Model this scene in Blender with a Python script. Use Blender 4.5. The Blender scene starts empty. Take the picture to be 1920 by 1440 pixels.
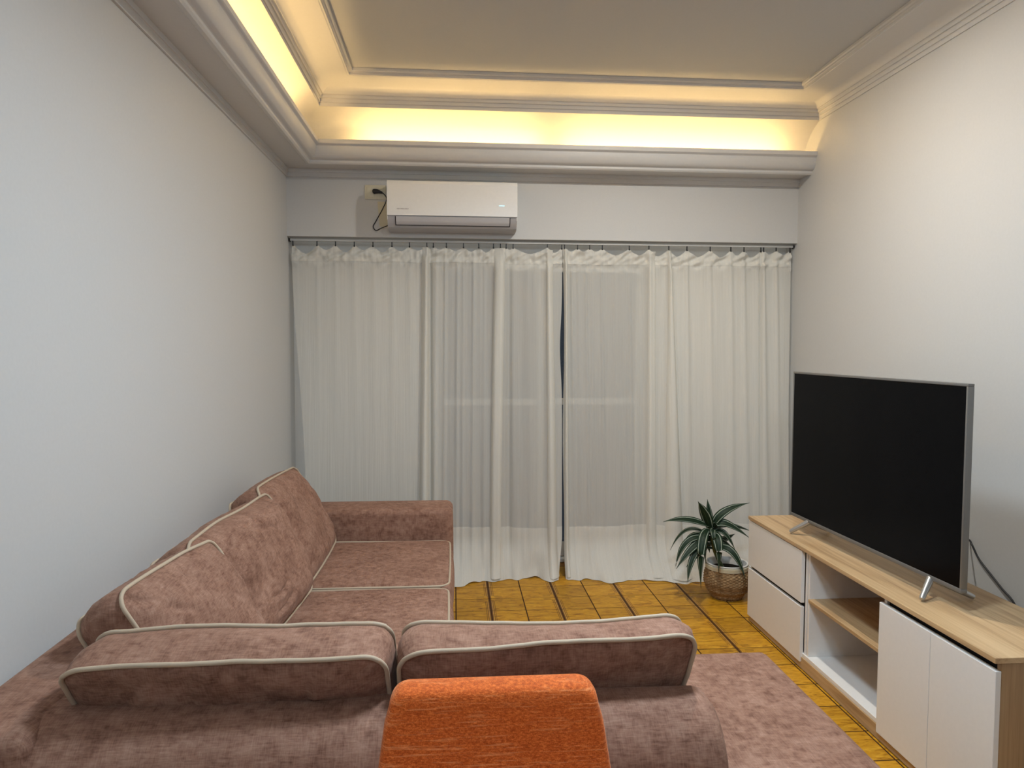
import bpy, bmesh, math, random
from mathutils import Vector, Matrix, noise
random.seed(7)
scene = bpy.context.scene
COL = scene.collection
PI = math.pi

# ------------------------------------------------------------------ camera
def set_camera(loc, yaw, pitch, roll, f_px):
    cy, sy = math.cos(yaw), math.sin(yaw); cp, sp = math.cos(pitch), math.sin(pitch)
    f = Vector((sy*cp, cy*cp, sp)); r = Vector((cy, -sy, 0)); u = r.cross(f)
    cr, sr = math.cos(roll), math.sin(roll)
    r2 = r*cr + u*sr; u2 = u*cr - r*sr
    M = Matrix(((r2.x, u2.x, -f.x), (r2.y, u2.y, -f.y), (r2.z, u2.z, -f.z))).to_4x4()
    M.translation = Vector(loc)
    cd = bpy.data.cameras.new('camera'); cd.sensor_width = 36; cd.sensor_fit = 'HORIZONTAL'
    cd.lens = f_px*36/1920; cd.clip_start = .02; cd.clip_end = 100
    co = bpy.data.objects.new('camera', cd); COL.objects.link(co); co.matrix_world = M
    scene.camera = co
set_camera((1.0584, -4.7621, 1.5094), .0803, -.0525, .0028, 1359.6)

# ------------------------------------------------------------------ world, exposure
wd = bpy.data.worlds.new('night'); scene.world = wd; wd.use_nodes = True
wd.node_tree.nodes['Background'].inputs[0].default_value = (.10, .13, .20, 1)
wd.node_tree.nodes['Background'].inputs[1].default_value = .12
vs = scene.view_settings
vs.view_transform = 'Standard'; vs.look = 'None'; vs.gamma = 1; vs.use_curve_mapping = False
vs.exposure = 0.46
COOL = (.68, .85, 1.0)
WARM = (1.0, .65, .25)
LAMP_W = 27.0        # living-room lamp
FILL_LAMP_W = 38.0       # unseen fill lamp added at the dining end, behind the camera
DOWN_W = 26.0        # ceiling downlight
LED_E = 37.0         # cove strips

# ------------------------------------------------------------------ helpers
def tag(o, label=None, cat=None, group=None, kind=None):
    if label: o['label'] = label
    if cat: o['category'] = cat
    if group: o['group'] = group
    if kind: o['kind'] = kind
    return o
def empty(name, loc=(0, 0, 0), rz=0):
    o = bpy.data.objects.new(name, None); COL.objects.link(o)
    o.empty_display_size = .1; o.location = loc; o.rotation_euler = (0, 0, rz); return o
def link(name, me, mat, parent=None):
    o = bpy.data.objects.new(name, me); COL.objects.link(o)
    if mat and not me.materials: me.materials.append(mat)
    if parent:
        o.parent = parent
    return o
def smooth(me, ang=35):
    for p in me.polygons: p.use_smooth = True
    me.set_sharp_from_angle(angle=math.radians(ang)); return me
def mesh(name, V, F, ang=35):
    me = bpy.data.meshes.new(name); me.from_pydata([tuple(v) for v in V], [], F); me.update()
    if ang is not None: smooth(me, ang)
    return me
def bm_mesh(name, bm, ang=35):
    bmesh.ops.recalc_face_normals(bm, faces=bm.faces)
    me = bpy.data.meshes.new(name); bm.to_mesh(me); bm.free()
    if ang is not None: smooth(me, ang)
    return me
def box_bm(x0, x1, y0, y1, z0, z1, bev=0, seg=2, bm=None):
    b = bmesh.new()
    bmesh.ops.create_cube(b, size=1)
    for v in b.verts:
        v.co = Vector(((x0+x1)/2 + v.co.x*(x1-x0), (y0+y1)/2 + v.co.y*(y1-y0), (z0+z1)/2 + v.co.z*(z1-z0)))
    if bev: bmesh.ops.bevel(b, geom=b.edges[:], offset=bev, segments=seg, affect='EDGES', profile=.5)
    if bm is not None:
        tmp = bpy.data.meshes.new('t'); b.to_mesh(tmp); b.free(); bm.from_mesh(tmp); bpy.data.meshes.remove(tmp); return bm
    return b
def box(name, x0, x1, y0, y1, z0, z1, mat, parent=None, bev=0, seg=2):
    return link(name, bm_mesh(name, box_bm(min(x0, x1), max(x0, x1), min(y0, y1), max(y0, y1), min(z0, z1), max(z0, z1), bev, seg)), mat, parent)
def tube_geo(pts, r, n=8, closed=False, rfun=None):
    pts = [Vector(p) for p in pts]; N = len(pts); V = []; F = []
    nrm = None
    for i, p in enumerate(pts):
        a = pts[(i-1) % N] if (closed or i > 0) else p
        b = pts[(i+1) % N] if (closed or i < N-1) else p
        t = (b-a).normalized()
        if nrm is None:
            nrm = t.cross(Vector((0, 0, 1)))
            if nrm.length < .1: nrm = t.cross(Vector((1, 0, 0)))
            nrm.normalize()
        nrm = (nrm - t*nrm.dot(t)).normalized(); bn = t.cross(nrm)
        rr = rfun(i/(N-1)) if rfun else r
        for k in range(n):
            an = 2*PI*k/n; V.append(p + (nrm*math.cos(an) + bn*math.sin(an))*rr)
    for i in range(N if closed else N-1):
        j = (i+1) % N
        for k in range(n): F.append((i*n+k, i*n+(k+1) % n, j*n+(k+1) % n, j*n+k))
    if not closed:
        F.append(tuple(range(n-1, -1, -1))); F.append(tuple((N-1)*n+k for k in range(n)))
    return V, F
def tube(name, pts, r, mat, parent=None, n=8, closed=False, rfun=None):
    V, F = tube_geo(pts, r, n, closed, rfun); return link(name, mesh(name, V, F, 60), mat, parent)
def spline(ctrl, n=40):
    P = [Vector(c) for c in ctrl]; out = []
    P = [P[0]*2-P[1]] + P + [P[-1]*2-P[-2]]
    segs = len(P)-3
    for i in range(n+1):
        t = i/n*segs; k = min(int(t), segs-1); u = t-k
        a, b, c, d = P[k:k+4]
        out.append(.5*((2*b) + (c-a)*u + (2*a-5*b+4*c-d)*u*u + (3*b-a-3*c+d)*u*u*u))
    return out
def lathe(name, prof, mat, parent=None, n=48, ang=40, cap=False):
    V = []; F = []
    for r, z in prof:
        for k in range(n):
            a = 2*PI*k/n; V.append((r*math.cos(a), r*math.sin(a), z))
    for i in range(len(prof)-1):
        for k in range(n): F.append((i*n+k, i*n+(k+1) % n, (i+1)*n+(k+1) % n, (i+1)*n+k))
    if cap: F.append(tuple(range(n-1, -1, -1))); F.append(tuple((len(prof)-1)*n+k for k in range(n)))
    return link(name, mesh(name, V, F, ang), mat, parent)
def lerp(a, b, t): return a+(b-a)*t
def sstep(t): t = max(0, min(1, t)); return t*t*(3-2*t)
def interp(tab, x):
    if x <= tab[0][0]: return tab[0][1]
    for (a, va), (b, vb) in zip(tab, tab[1:]):
        if x <= b: return lerp(va, vb, sstep((x-a)/(b-a)))
    return tab[-1][1]

# ------------------------------------------------------------------ materials
class NT:
    def __init__(s, name, rough=.6, base=(.8, .8, .8), spec=.5, metal=0):
        s.m = bpy.data.materials.new(name); s.m.use_nodes = True; s.t = s.m.node_tree
        s.b = s.t.nodes['Principled BSDF']; s.out = s.t.nodes['Material Output']
        s.b.inputs['Base Color'].default_value = (*base, 1); s.b.inputs['Roughness'].default_value = rough
        s.b.inputs['Specular IOR Level'].default_value = spec; s.b.inputs['Metallic'].default_value = metal
    def n(s, typ, **kw):
        nd = s.t.nodes.new(typ)
        for k, v in kw.items():
            if k.startswith('i_'): nd.inputs[k[2:].replace('_', ' ')].default_value = v
            else: setattr(nd, k, v)
        return nd
    def l(s, a, b): s.t.links.new(a, b)
    def coord(s, scale=(1, 1, 1), which='Object', rot=(0, 0, 0)):
        tc = s.n('ShaderNodeTexCoord'); mp = s.n('ShaderNodeMapping'); mp.inputs['Scale'].default_value = scale
        mp.inputs['Rotation'].default_value = rot
        s.l(tc.outputs[which], mp.inputs['Vector']); return mp.outputs['Vector']
    def noise(s, vec, scale, detail=3, rough=.5, dist=0):
        nd = s.n('ShaderNodeTexNoise'); nd.inputs['Scale'].default_value = scale; nd.inputs['Detail'].default_value = detail
        nd.inputs['Roughness'].default_value = rough; nd.inputs['Distortion'].default_value = dist
        s.l(vec, nd.inputs['Vector']); return nd.outputs['Fac']
    def ramp(s, fac, stops):
        r = s.n('ShaderNodeValToRGB'); e = r.color_ramp.elements
        e[0].position = stops[0][0]; e[0].color = (*stops[0][1], 1); e[1].position = stops[-1][0]; e[1].color = (*stops[-1][1], 1)
        for p, c in stops[1:-1]:
            x = e.new(p); x.color = (*c, 1)
        s.l(fac, r.inputs['Fac']); return r.outputs['Color']
    def mix(s, fac, a, b, typ='MIX'):
        m = s.n('ShaderNodeMix', data_type='RGBA', blend_type=typ)
        for sock, v in ((m.inputs['Factor'], fac), (m.inputs['A'], a), (m.inputs['B'], b)):
            sk = sock
            if hasattr(v, 'links') or hasattr(v, 'is_linked'): s.l(v, sk)
            elif isinstance(v, (int, float)): sk.default_value = v
            else: sk.default_value = (*v, 1)
        return m.outputs['Result']
    def math(s, op, a, b=None, clamp=False):
        m = s.n('ShaderNodeMath', operation=op, use_clamp=clamp)
        for i, v in enumerate((a, b)):
            if v is None: continue
            if hasattr(v, 'is_linked'): s.l(v, m.inputs[i])
            else: m.inputs[i].default_value = v
        return m.outputs[0]
    def bump(s, h, strength=.2, dist=.002):
        b = s.n('ShaderNodeBump'); b.inputs['Strength'].default_value = strength; b.inputs['Distance'].default_value = dist
        s.l(h, b.inputs['Height']); s.l(b.outputs['Normal'], s.b.inputs['Normal'])
    def color(s, c): s.l(c, s.b.inputs['Base Color'])
# fix Mix RGBA socket lookup (named sockets exist once per type)
def _mix(s, fac, a, b, typ='MIX'):
    m = s.n('ShaderNodeMix', data_type='RGBA', blend_type=typ)
    for idx, v in ((0, fac), (6, a), (7, b)):
        sk = m.inputs[idx]
        if hasattr(v, 'is_linked'): s.l(v, sk)
        elif isinstance(v, (int, float)): sk.default_value = v
        else: sk.default_value = (*v, 1)
    return m.outputs[2]
NT.mix = _mix

def plain(name, base, rough=.5, spec=.5, metal=0, bump=0, bscale=60):
    k = NT(name, rough, base, spec, metal)
    v = k.coord()
    n = k.noise(v, bscale, 3)
    k.color(k.mix(n, tuple(c*.97 for c in base), tuple(min(1, c*1.03) for c in base)))
    if bump: k.bump(n, bump, .001)
    return k.m
M = {}
M['wall'] = plain('wall_paint', (.60, .597, .585), .55, .35, 0, .12, 90)
M['white_paint'] = plain('moulding_paint', (.64, .63, .615), .45, .4, 0, .05, 60)
M['recess'] = plain('lightened_recess_paint', (.86, .85, .82), .55, .35, 0, .12, 90)  # lighter than the walls to stand in for light behind the curtain
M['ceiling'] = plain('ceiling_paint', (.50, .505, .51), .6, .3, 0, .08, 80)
M['plastic_white'] = plain('white_plastic', (.78, .77, .75), .3, .5)
M['plastic_shaded'] = plain('shaded_white_plastic', (.42, .41, .42), .4, .5)  # shade of the down-facing lower casing put into the colour
M['dark'] = plain('dark_gap', (.012, .012, .013), .6, .3)
M['cream'] = plain('cream_plastic', (.68, .64, .50), .4, .5)
M['cream_wall'] = plain('old_cream_paint', (.66, .60, .44), .6, .3)
M['black_rubber'] = plain('black_rubber', (.02, .02, .022), .45, .4)
M['laminate'] = plain('white_laminate', (.82, .79, .75), .35, .45)
M['silver'] = plain('brushed_silver', (.50, .49, .47), .35, .5, .85)
M['bezel'] = plain('bezel_grey', (.19, .18, .165), .42, .5, .3)
M['screen'] = plain('tv_screen', (.0035, .0035, .004), .14, .06)
M['piping'] = plain('beige_piping', (.50, .395, .285), .6, .3, 0, .2, 300)
M['alu'] = plain('white_frame', (.62, .62, .60), .4, .5)
M['soil'] = plain('dark_soil', (.02, .015, .012), .9, .1, 0, .6, 120)
M['pot_white'] = plain('white_pot', (.75, .73, .68), .4, .5)
M['stem'] = plain('green_stem', (.10, .13, .05), .6, .3)
M['leg_wood'] = plain('dark_wood_leg', (.09, .05, .03), .4, .5)
M['mark_grey'] = plain('grey_print', (.48, .45, .45), .5, .3)

def fabric_mat():
    k = NT('mauve_chenille', .85, (.3, .18, .15), .15)
    v = k.coord(which='Object')
    big = k.noise(v, 8, 3, .6, .6)
    mid = k.noise(v, 34, 4, .65, .4)
    wx = k.noise(k.coord((400, 40, 40)), 1, 2)
    wy = k.noise(k.coord((40, 400, 40)), 1, 2)
    wz = k.noise(k.coord((40, 40, 400)), 1, 2)
    weave = k.math('ADD', k.math('ADD', wx, wy), wz)
    weave = k.math('MULTIPLY', weave, .333)
    f = k.math('ADD', k.math('MULTIPLY', big, .24), k.math('MULTIPLY', mid, .30))
    f = k.math('ADD', f, k.math('MULTIPLY', weave, .50))
    k.color(k.ramp(f, [(.40, (.148, .068, .044)), (.52, (.278, .148, .102)), (.66, (.41, .245, .176))]))
    k.b.inputs['Sheen Weight'].default_value = .10
    k.b.inputs['Sheen Roughness'].default_value = .4
    k.b.inputs['Sheen Tint'].default_value = (.9, .68, .55, 1)
    h = k.math('ADD', k.math('MULTIPLY', weave, .6), k.math('MULTIPLY', mid, .6))
    k.bump(h, .35, .004)
    return k.m
M['fabric'] = fabric_mat()

def orange_mat():
    k = NT('orange_chenille', .8, (.4, .1, .02), .2)
    slub = k.noise(k.coord((13, 40, 300)), 1, 3, .6)
    fine = k.noise(k.coord((1, 1, 1)), 520, 2)
    fleck = k.noise(k.coord((150, 150, 420)), 1, 2)
    f = k.math('ADD', k.math('MULTIPLY', fleck, .55), k.math('MULTIPLY', fine, .45))
    streak = k.ramp(slub, [(.54, (0, 0, 0)), (.68, (1, 1, 1))])
    base = k.ramp(f, [(.36, (.40, .060, .006)), (.52, (.62, .118, .016)), (.66, (.82, .215, .045))])
    k.color(k.mix(k.math('MULTIPLY', streak, .55), base, (.90, .36, .14)))
    k.b.inputs['Sheen Weight'].default_value = .3
    k.b.inputs['Sheen Tint'].default_value = (1, .6, .35, 1)
    k.bump(f, .4, .004)
    return k.m
M['orange'] = orange_mat()

def wood_mat(name, axis, c0, c1, c2):
    # grain runs along the given axis
    k = NT(name, .42, c1, .4)
    s = [22, 22, 22]; s[axis] = 1.1
    n1 = k.noise(k.coord(tuple(s)), 1.0, 4, .6, 1.2)
    s2 = [140, 140, 140]; s2[axis] = 3.0
    n2 = k.noise(k.coord(tuple(s2)), 1.0, 3, .6, .3)
    s3 = [7, 7, 7]; s3[axis] = .7
    n3 = k.noise(k.coord(tuple(s3)), 1.0, 2, .5, .8)
    f = k.math('ADD', k.math('MULTIPLY', n1, .5), k.math('ADD', k.math('MULTIPLY', n2, .25), k.math('MULTIPLY', n3, .3)))
    k.color(k.ramp(f, [(.36, c0), (.52, c1), (.68, c2)]))
    k.bump(n2, .06, .001)
    return k.m
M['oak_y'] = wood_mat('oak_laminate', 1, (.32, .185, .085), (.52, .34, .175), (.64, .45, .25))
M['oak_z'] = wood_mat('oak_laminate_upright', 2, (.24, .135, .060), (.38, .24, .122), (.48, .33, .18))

def tile_mat(name, side, flip):
    # printed parquet-like floor tile: side = +1/-1 edge carrying the inlay lines (0: none)
    k = NT(name, .30, (.4, .2, .03), .22)
    tc = k.n('ShaderNodeTexCoord'); oi = k.n('ShaderNodeObjectInfo')
    add = k.n('ShaderNodeVectorMath', operation='ADD')
    mulr = k.n('ShaderNodeVectorMath', operation='SCALE'); mulr.inputs[0].default_value = (37, 53, 11)
    k.l(oi.outputs['Random'], mulr.inputs['Scale'])
    k.l(tc.outputs['Object'], add.inputs[0]); k.l(mulr.outputs[0], add.inputs[1])
    mp = k.n('ShaderNodeMapping'); mp.inputs['Scale'].default_value = (9, 34, 1); k.l(add.outputs[0], mp.inputs['Vector'])
    n1 = k.noise(mp.outputs['Vector'], 1, 4, .65, 1.6)
    mp2 = k.n('ShaderNodeMapping'); mp2.inputs['Scale'].default_value = (30, 90, 1); k.l(add.outputs[0], mp2.inputs['Vector'])
    n2 = k.noise(mp2.outputs['Vector'], 1, 3, .6, .8)
    f = k.math('ADD', k.math('MULTIPLY', n1, .7), k.math('MULTIPLY', n2, .3))
    c = k.ramp(f, [(.32, (.17, .052, .003)), (.46, (.47, .215, .012)), (.60, (.60, .305, .022)), (.78, (.72, .41, .050))])
    hv = k.n('ShaderNodeHueSaturation'); k.l(c, hv.inputs['Color'])
    k.l(k.math('ADD', k.math('MULTIPLY', oi.outputs['Random'], .25), .86), hv.inputs['Value'])
    c = hv.outputs['Color']
    sp = k.n('ShaderNodeSeparateXYZ'); k.l(tc.outputs['Object'], sp.inputs[0])
    x = sp.outputs['X']; y = sp.outputs['Y']
    def band(src, c0, w):  # 1 inside |src-c0|<w
        d = k.math('ABSOLUTE', k.math('SUBTRACT', src, c0))
        return k.math('LESS_THAN', d, w)
    if side:
        lines = None
        for off, w in ((.094, .004), (.083, .0022), (.074, .0016)):
            b = band(x, side*off, w)
            lines = b if lines is None else k.math('MAXIMUM', lines, b)
        # inlay runs only part of the edge, then turns in a short hook
        run = k.math('GREATER_THAN', k.math('MULTIPLY', y, flip), -.055)
        wide = band(x, side*.094, .004)
        lines = k.math('MAXIMUM', k.math('MULTIPLY', lines, run), wide)
        hk = None
        for q in (-.062, -.072, -.082):
            b = k.math('MULTIPLY', band(k.math('MULTIPLY', y, flip), q, .0018), band(x, side*(.060+q*.2), .022))
            hk = b if hk is None else k.math('MAXIMUM', hk, b)
        lines = k.math('MAXIMUM', lines, hk)
        light = k.math('MULTIPLY', band(x, side*.0885, .0022), run)
        c = k.mix(k.math('MULTIPLY', light, .55), c, (.62, .36, .11))
        c = k.mix(k.math('MULTIPLY', lines, .78), c, (.085, .024, .004))
    k.color(c)
    k.l(k.math('ADD', k.math('MULTIPLY', n2, .2), .36), k.b.inputs['Roughness'])
    k.bump(n1, .08, .001)
    return k.m
for i, (sd, fl) in enumerate(((1, 1), (-1, 1), (1, -1), (-1, -1))): M['tile%d' % i] = tile_mat('amber_floor_tile_%d' % i, sd, fl)
def floor_mat():
    k = NT('floor_base', .5, (.08, .035, .01), .3)
    tc = k.n('ShaderNodeTexCoord')
    mp = k.n('ShaderNodeMapping'); mp.inputs['Location'].default_value = (-.0696, .1037, 0); k.l(tc.outputs['Object'], mp.inputs['Vector'])
    br = k.n('ShaderNodeTexBrick', offset=0, squash=1)
    br.inputs['Scale'].default_value = 1; br.inputs['Brick Width'].default_value = .2; br.inputs['Row Height'].default_value = .2
    br.inputs['Mortar Size'].default_value = .0015
    br.inputs['Color1'].default_value = (.33, .145, .02, 1); br.inputs['Color2'].default_value = (.27, .11, .015, 1); br.inputs['Mortar'].default_value = (.06, .02, .005, 1)
    k.l(mp.outputs['Vector'], br.inputs['Vector']); k.color(br.outputs['Color'])
    return k.m
M['floor'] = floor_mat()
M['grout'] = plain('brown_grout', (.045, .016, .005), .8, .2, 0, .3, 200)

def curtain_mat(name, transp, base):
    k = NT(name, .9, base, .1)
    t = k.t
    tc = k.n('ShaderNodeTexCoord')
    mp = k.n('ShaderNodeMapping'); mp.inputs['Scale'].default_value = (150, 1, 2.2); k.l(tc.outputs['Object'], mp.inputs['Vector'])
    crink = k.noise(mp.outputs['Vector'], 1, 3, .55, .3)
    mpw = k.n('ShaderNodeMapping'); mpw.inputs['Scale'].default_value = (420, 1, 420); k.l(tc.outputs['Object'], mpw.inputs['Vector'])
    wv = k.noise(mpw.outputs['Vector'], 1, 2)
    col = k.mix(crink, tuple(c*.90 for c in base), tuple(min(1, c*1.06) for c in base))
    d = k.n('ShaderNodeBsdfDiffuse'); k.l(col, d.inputs['Color'])
    tr = k.n('ShaderNodeBsdfTranslucent'); k.l(col, tr.inputs['Color'])
    tp = k.n('ShaderNodeBsdfTransparent')
    bp = k.n('ShaderNodeBump'); bp.inputs['Strength'].default_value = .55; bp.inputs['Distance'].default_value = .004
    k.l(k.math('ADD', crink, k.math('MULTIPLY', wv, .12)), bp.inputs['Height'])
    k.l(bp.outputs['Normal'], d.inputs['Normal']); k.l(bp.outputs['Normal'], tr.inputs['Normal'])
    m1 = k.n('ShaderNodeMixShader'); m1.inputs[0].default_value = .30; k.l(d.outputs[0], m1.inputs[1]); k.l(tr.outputs[0], m1.inputs[2])
    m2 = k.n('ShaderNodeMixShader')
    k.l(k.math('ADD', k.math('MULTIPLY', wv, .25), transp-.125, True), m2.inputs[0])
    k.l(m1.outputs[0], m2.inputs[1]); k.l(tp.outputs[0], m2.inputs[2])
    k.l(m2.outputs[0], k.out.inputs['Surface'])
    return k.m
M['sheer'] = curtain_mat('sheer_cotton', .25, (.90, .88, .82))
M['sheer_double'] = curtain_mat('sheer_cotton_double', .10, (.90, .88, .82))

def glass_mat():
    k = NT('door_glass', .02, (.9, .95, .95), .5)
    g = k.n('ShaderNodeBsdfGlossy'); g.inputs['Roughness'].default_value = .25
    tp = k.n('ShaderNodeBsdfTransparent'); tp.inputs['Color'].default_value = (.88, .92, .92, 1)
    fr = k.n('ShaderNodeFresnel'); fr.inputs['IOR'].default_value = 1.5
    mx = k.n('ShaderNodeMixShader'); k.l(fr.outputs[0], mx.inputs[0]); k.l(tp.outputs[0], mx.inputs[1]); k.l(g.outputs[0], mx.inputs[2])
    k.l(mx.outputs[0], k.out.inputs['Surface']); return k.m
M['glass'] = glass_mat()
def emit(name, col, e):
    k = NT(name); em = k.n('ShaderNodeEmission'); em.inputs[0].default_value = (*col, 1); em.inputs[1].default_value = e
    k.l(em.outputs[0], k.out.inputs['Surface']); return k.m
M['led'] = emit('warm_led', WARM, LED_E)
M['led_icon'] = emit('display_led', (.42, .85, 1.0), 1.3)
M['lamp_glow'] = emit('lamp_diffuser', COOL, 6)
M['spot_glow'] = emit('downlight_glow', (.75, .87, 1.0), 3.0)

def leaf_mat():
    k = NT('striped_leaf', .5, (.02, .05, .02), .22)
    uv = k.n('ShaderNodeUVMap'); sp = k.n('ShaderNodeSeparateXYZ'); k.l(uv.outputs[0], sp.inputs[0])
    d = k.math('ABSOLUTE', k.math('SUBTRACT', sp.outputs['X'], .5))
    n = k.noise(k.coord((1, 1, 1)), 60, 2)
    d2 = k.math('ADD', d, k.math('MULTIPLY', k.math('SUBTRACT', n, .5), .06))
    c = k.ramp(d2, [(.0, (.04, .065, .03)), (.03, (.010, .026, .011)), (.29, (.009, .024, .011)), (.32, (.32, .36, .28)), (.36, (.32, .36, .28)), (.39, (.011, .028, .012)), (.5, (.012, .030, .013))])
    k.color(c); return k.m
M['leaf'] = leaf_mat()
def basket_mat():
    k = NT('woven_seagrass', .8, (.3, .2, .1), .2)
    n = k.noise(k.coord((60, 60, 200)), 1, 3); n2 = k.noise(k.coord(), 25, 2)
    f = k.math('ADD', k.math('MULTIPLY', n, .6), k.math('MULTIPLY', n2, .4))
    k.color(k.ramp(f, [(.35, (.17, .095, .040)), (.55, (.34, .215, .105)), (.72, (.47, .33, .18))]))
    k.bump(n, .4, .002); return k.m
M['basket'] = basket_mat()
M['cord_white'] = plain('cream_trim', (.62, .56, .40), .7, .3, 0, .5, 200)

# ------------------------------------------------------------------ room shell
W = 3.369; CEIL = 3.085; YB = -7.4; ZO = 2.205
fl = link('floor', mesh('floor', [(0, YB, -.004), (W, YB, -.004), (W, .5, -.004), (0, .5, -.004), (0, YB, -.12), (W, YB, -.12), (W, .5, -.12), (0, .5, -.12)],
    [(0, 1, 2, 3), (7, 6, 5, 4), (4, 5, 1, 0), (5, 6, 2, 1), (6, 7, 3, 2), (7, 4, 0, 3)], None), M['floor'])
tag(fl, 'amber brown printed ceramic tile floor', kind='structure')
TX, TY = 1.6696, -.5037
tile_me = []
for i in range(4):
    g = .0030
    me = bm_mesh('tile', box_bm(-.1+g, .1-g, -.1+g, .1-g, -.0039, .0, .0012, 1), 30)
    me.materials.append(M['tile%d' % i]); tile_me.append(me)
for ix in range(-4, 6):
    for iy in range(-14, 3):
        me = tile_me[(0 if ix % 2 else 1) + (2 if iy % 2 else 0)]
        t = link('tile', me, None, fl)
        t.location = (TX + .2*ix + .1, TY + .2*iy + .1, 0)
gr = link('grout_bed', mesh('grout_bed', [(.869, -3.31, -.0010), (2.87, -3.31, -.0010), (2.87, .1, -.0010), (.869, .1, -.0010), (.869, -3.31, -.0039), (2.87, -3.31, -.0039), (2.87, .1, -.0039), (.869, .1, -.0039)],
    [(0, 1, 2, 3), (7, 6, 5, 4), (4, 5, 1, 0), (5, 6, 2, 1), (6, 7, 3, 2), (7, 4, 0, 3)], None), M['grout'], fl)

def struct(o, label): return tag(o, label, kind='structure')
struct(box('wall_left', -.12, 0, YB, .17, -.1, CEIL+.12, M['wall']), 'plain white painted wall behind the long side of the sofa')
struct(box('wall_right', W, W+.12, YB, .17, -.1, CEIL+.12, M['wall']), 'plain white painted wall behind the television')
struct(box('wall_front', -.12, W+.12, YB-.12, YB, -.1, CEIL+.12, M['wall']), 'white wall behind the camera')
wb = struct(box('wall_back', 0, W, .0, .12, ZO, CEIL+.1, M['wall']), 'white wall band above the curtained opening')
# unpainted strip of old cream paint left below the power point
link('paint_patch', mesh('paint_patch', [(.572, -.0012, 2.432), (.66, -.0012, 2.432), (.66, -.0012, 2.268), (.585, -.0012, 2.275), (.572, 0, 2.432), (.66, 0, 2.432), (.66, 0, 2.268), (.585, 0, 2.275)],
    [(0, 1, 2, 3), (4, 5, 1, 0), (5, 6, 2, 1), (6, 7, 3, 2), (7, 4, 0, 3)], None), M['cream_wall'], wb)
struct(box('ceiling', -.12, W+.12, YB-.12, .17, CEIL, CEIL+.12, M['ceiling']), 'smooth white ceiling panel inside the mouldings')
# recess behind the curtain: wall pieces around the glazed door
DX0, DX1, DZ = .90, 2.42, 2.12
rb = bmesh.new()
box_bm(0, DX0, .17, .29, 0, ZO+.05, 0, 2, rb); box_bm(DX1, W, .17, .29, 0, ZO+.05, 0, 2, rb); box_bm(DX0, DX1, .17, .29, DZ, ZO+.05, 0, 2, rb)
box_bm(-.0, W, .12, .17, ZO, ZO+.05, 0, 2, rb)
struct(link('wall_recess', bm_mesh('wall_recess', rb), M['recess']), 'white wall of the window recess behind the curtain')
door = empty('door_1', (0, 0, 0)); struct(door, 'glazed sliding balcony door seen faintly through the curtain')
def frame_part(name, x0, x1, z0, z1, y0, y1): return box(name, x0, x1, y0, y1, z0, z1, M['alu'], door, .003)
frame_part('door_jamb', DX0, DX0+.04, 0, DZ, .19, .28); frame_part('door_jamb', DX1-.04, DX1, 0, DZ, .19, .28)
frame_part('door_head', DX0+.04, DX1-.04, DZ-.04, DZ, .19, .28); frame_part('door_sill', DX0+.04, DX1-.04, 0, .025, .19, .28)
for (a, b, y) in ((DX0+.04, 1.69, .205), (1.63, DX1-.04, .245)):
    lf = empty('door_leaf', (0, 0, 0)); lf.parent = door
    for nm, x0, x1, z0, z1 in (('stile', a, a+.05, .03, DZ-.04), ('stile', b-.05, b, .03, DZ-.04), ('bottom_rail', a+.05, b-.05, .03, .13), ('top_rail', a+.05, b-.05, DZ-.10, DZ-.04), ('middle_rail', a+.05, b-.05, 1.10, 1.145)):
        box(nm, x0, x1, y, y+.03, z0, z1, M['alu'], lf, .002)
    box('pane', a+.05, b-.05, y+.012, y+.018, .13, 1.10, M['glass'], lf)
    box('pane', a+.05, b-.05, y+.012, y+.018, 1.145, DZ-.10, M['glass'], lf)

# mouldings -------------------------------------------------------
def sweep(name, prof, path, mat, parent=None, ang=30):
    """prof: (offset, z) list; path(offset) -> list of (x, y)"""
    V = []; F = []; n = None
    for a, z in prof:
        P = path(a); n = len(P)
        V += [(x, y, z) for x, y in P]
    for i in range(len(prof)-1):
        for j in range(n-1): F.append((i*n+j, i*n+j+1, (i+1)*n+j+1, (i+1)*n+j))
    me = mesh(name, V, F, None)
    bm = bmesh.new(); bm.from_mesh(me); bmesh.ops.recalc_face_normals(bm, faces=bm.faces); bm.to_mesh(me); bm.free()
    smooth(me, ang)
    return link(name, me, mat, parent)
def arc(p0, p1, kind, n=10):
    """quarter ellipse: kind 'v' leaves p0 vertically, 'h' leaves p0 horizontally"""
    out = []
    for i in range(1, n+1):
        t = i/n*PI/2
        if kind == 'v': out.append((p0[0]+(p1[0]-p0[0])*(1-math.cos(t)), p0[1]+(p1[1]-p0[1])*math.sin(t)))
        else: out.append((p0[0]+(p1[0]-p0[0])*math.sin(t), p0[1]+(p1[1]-p0[1])*(1-math.cos(t))))
    return out
pathL = lambda d: [(d, YB), (d, -d), (W, -d)]
# wall trim under the soffit
struct(sweep('trim_1', [(0, 2.578), (.010, 2.578), (.010, 2.604), (.013, 2.606), (.018, 2.606), (.018, 2.6285), (0, 2.6285)], pathL, M['white_paint']), 'stepped white trim along wall just under the light cove')
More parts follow.
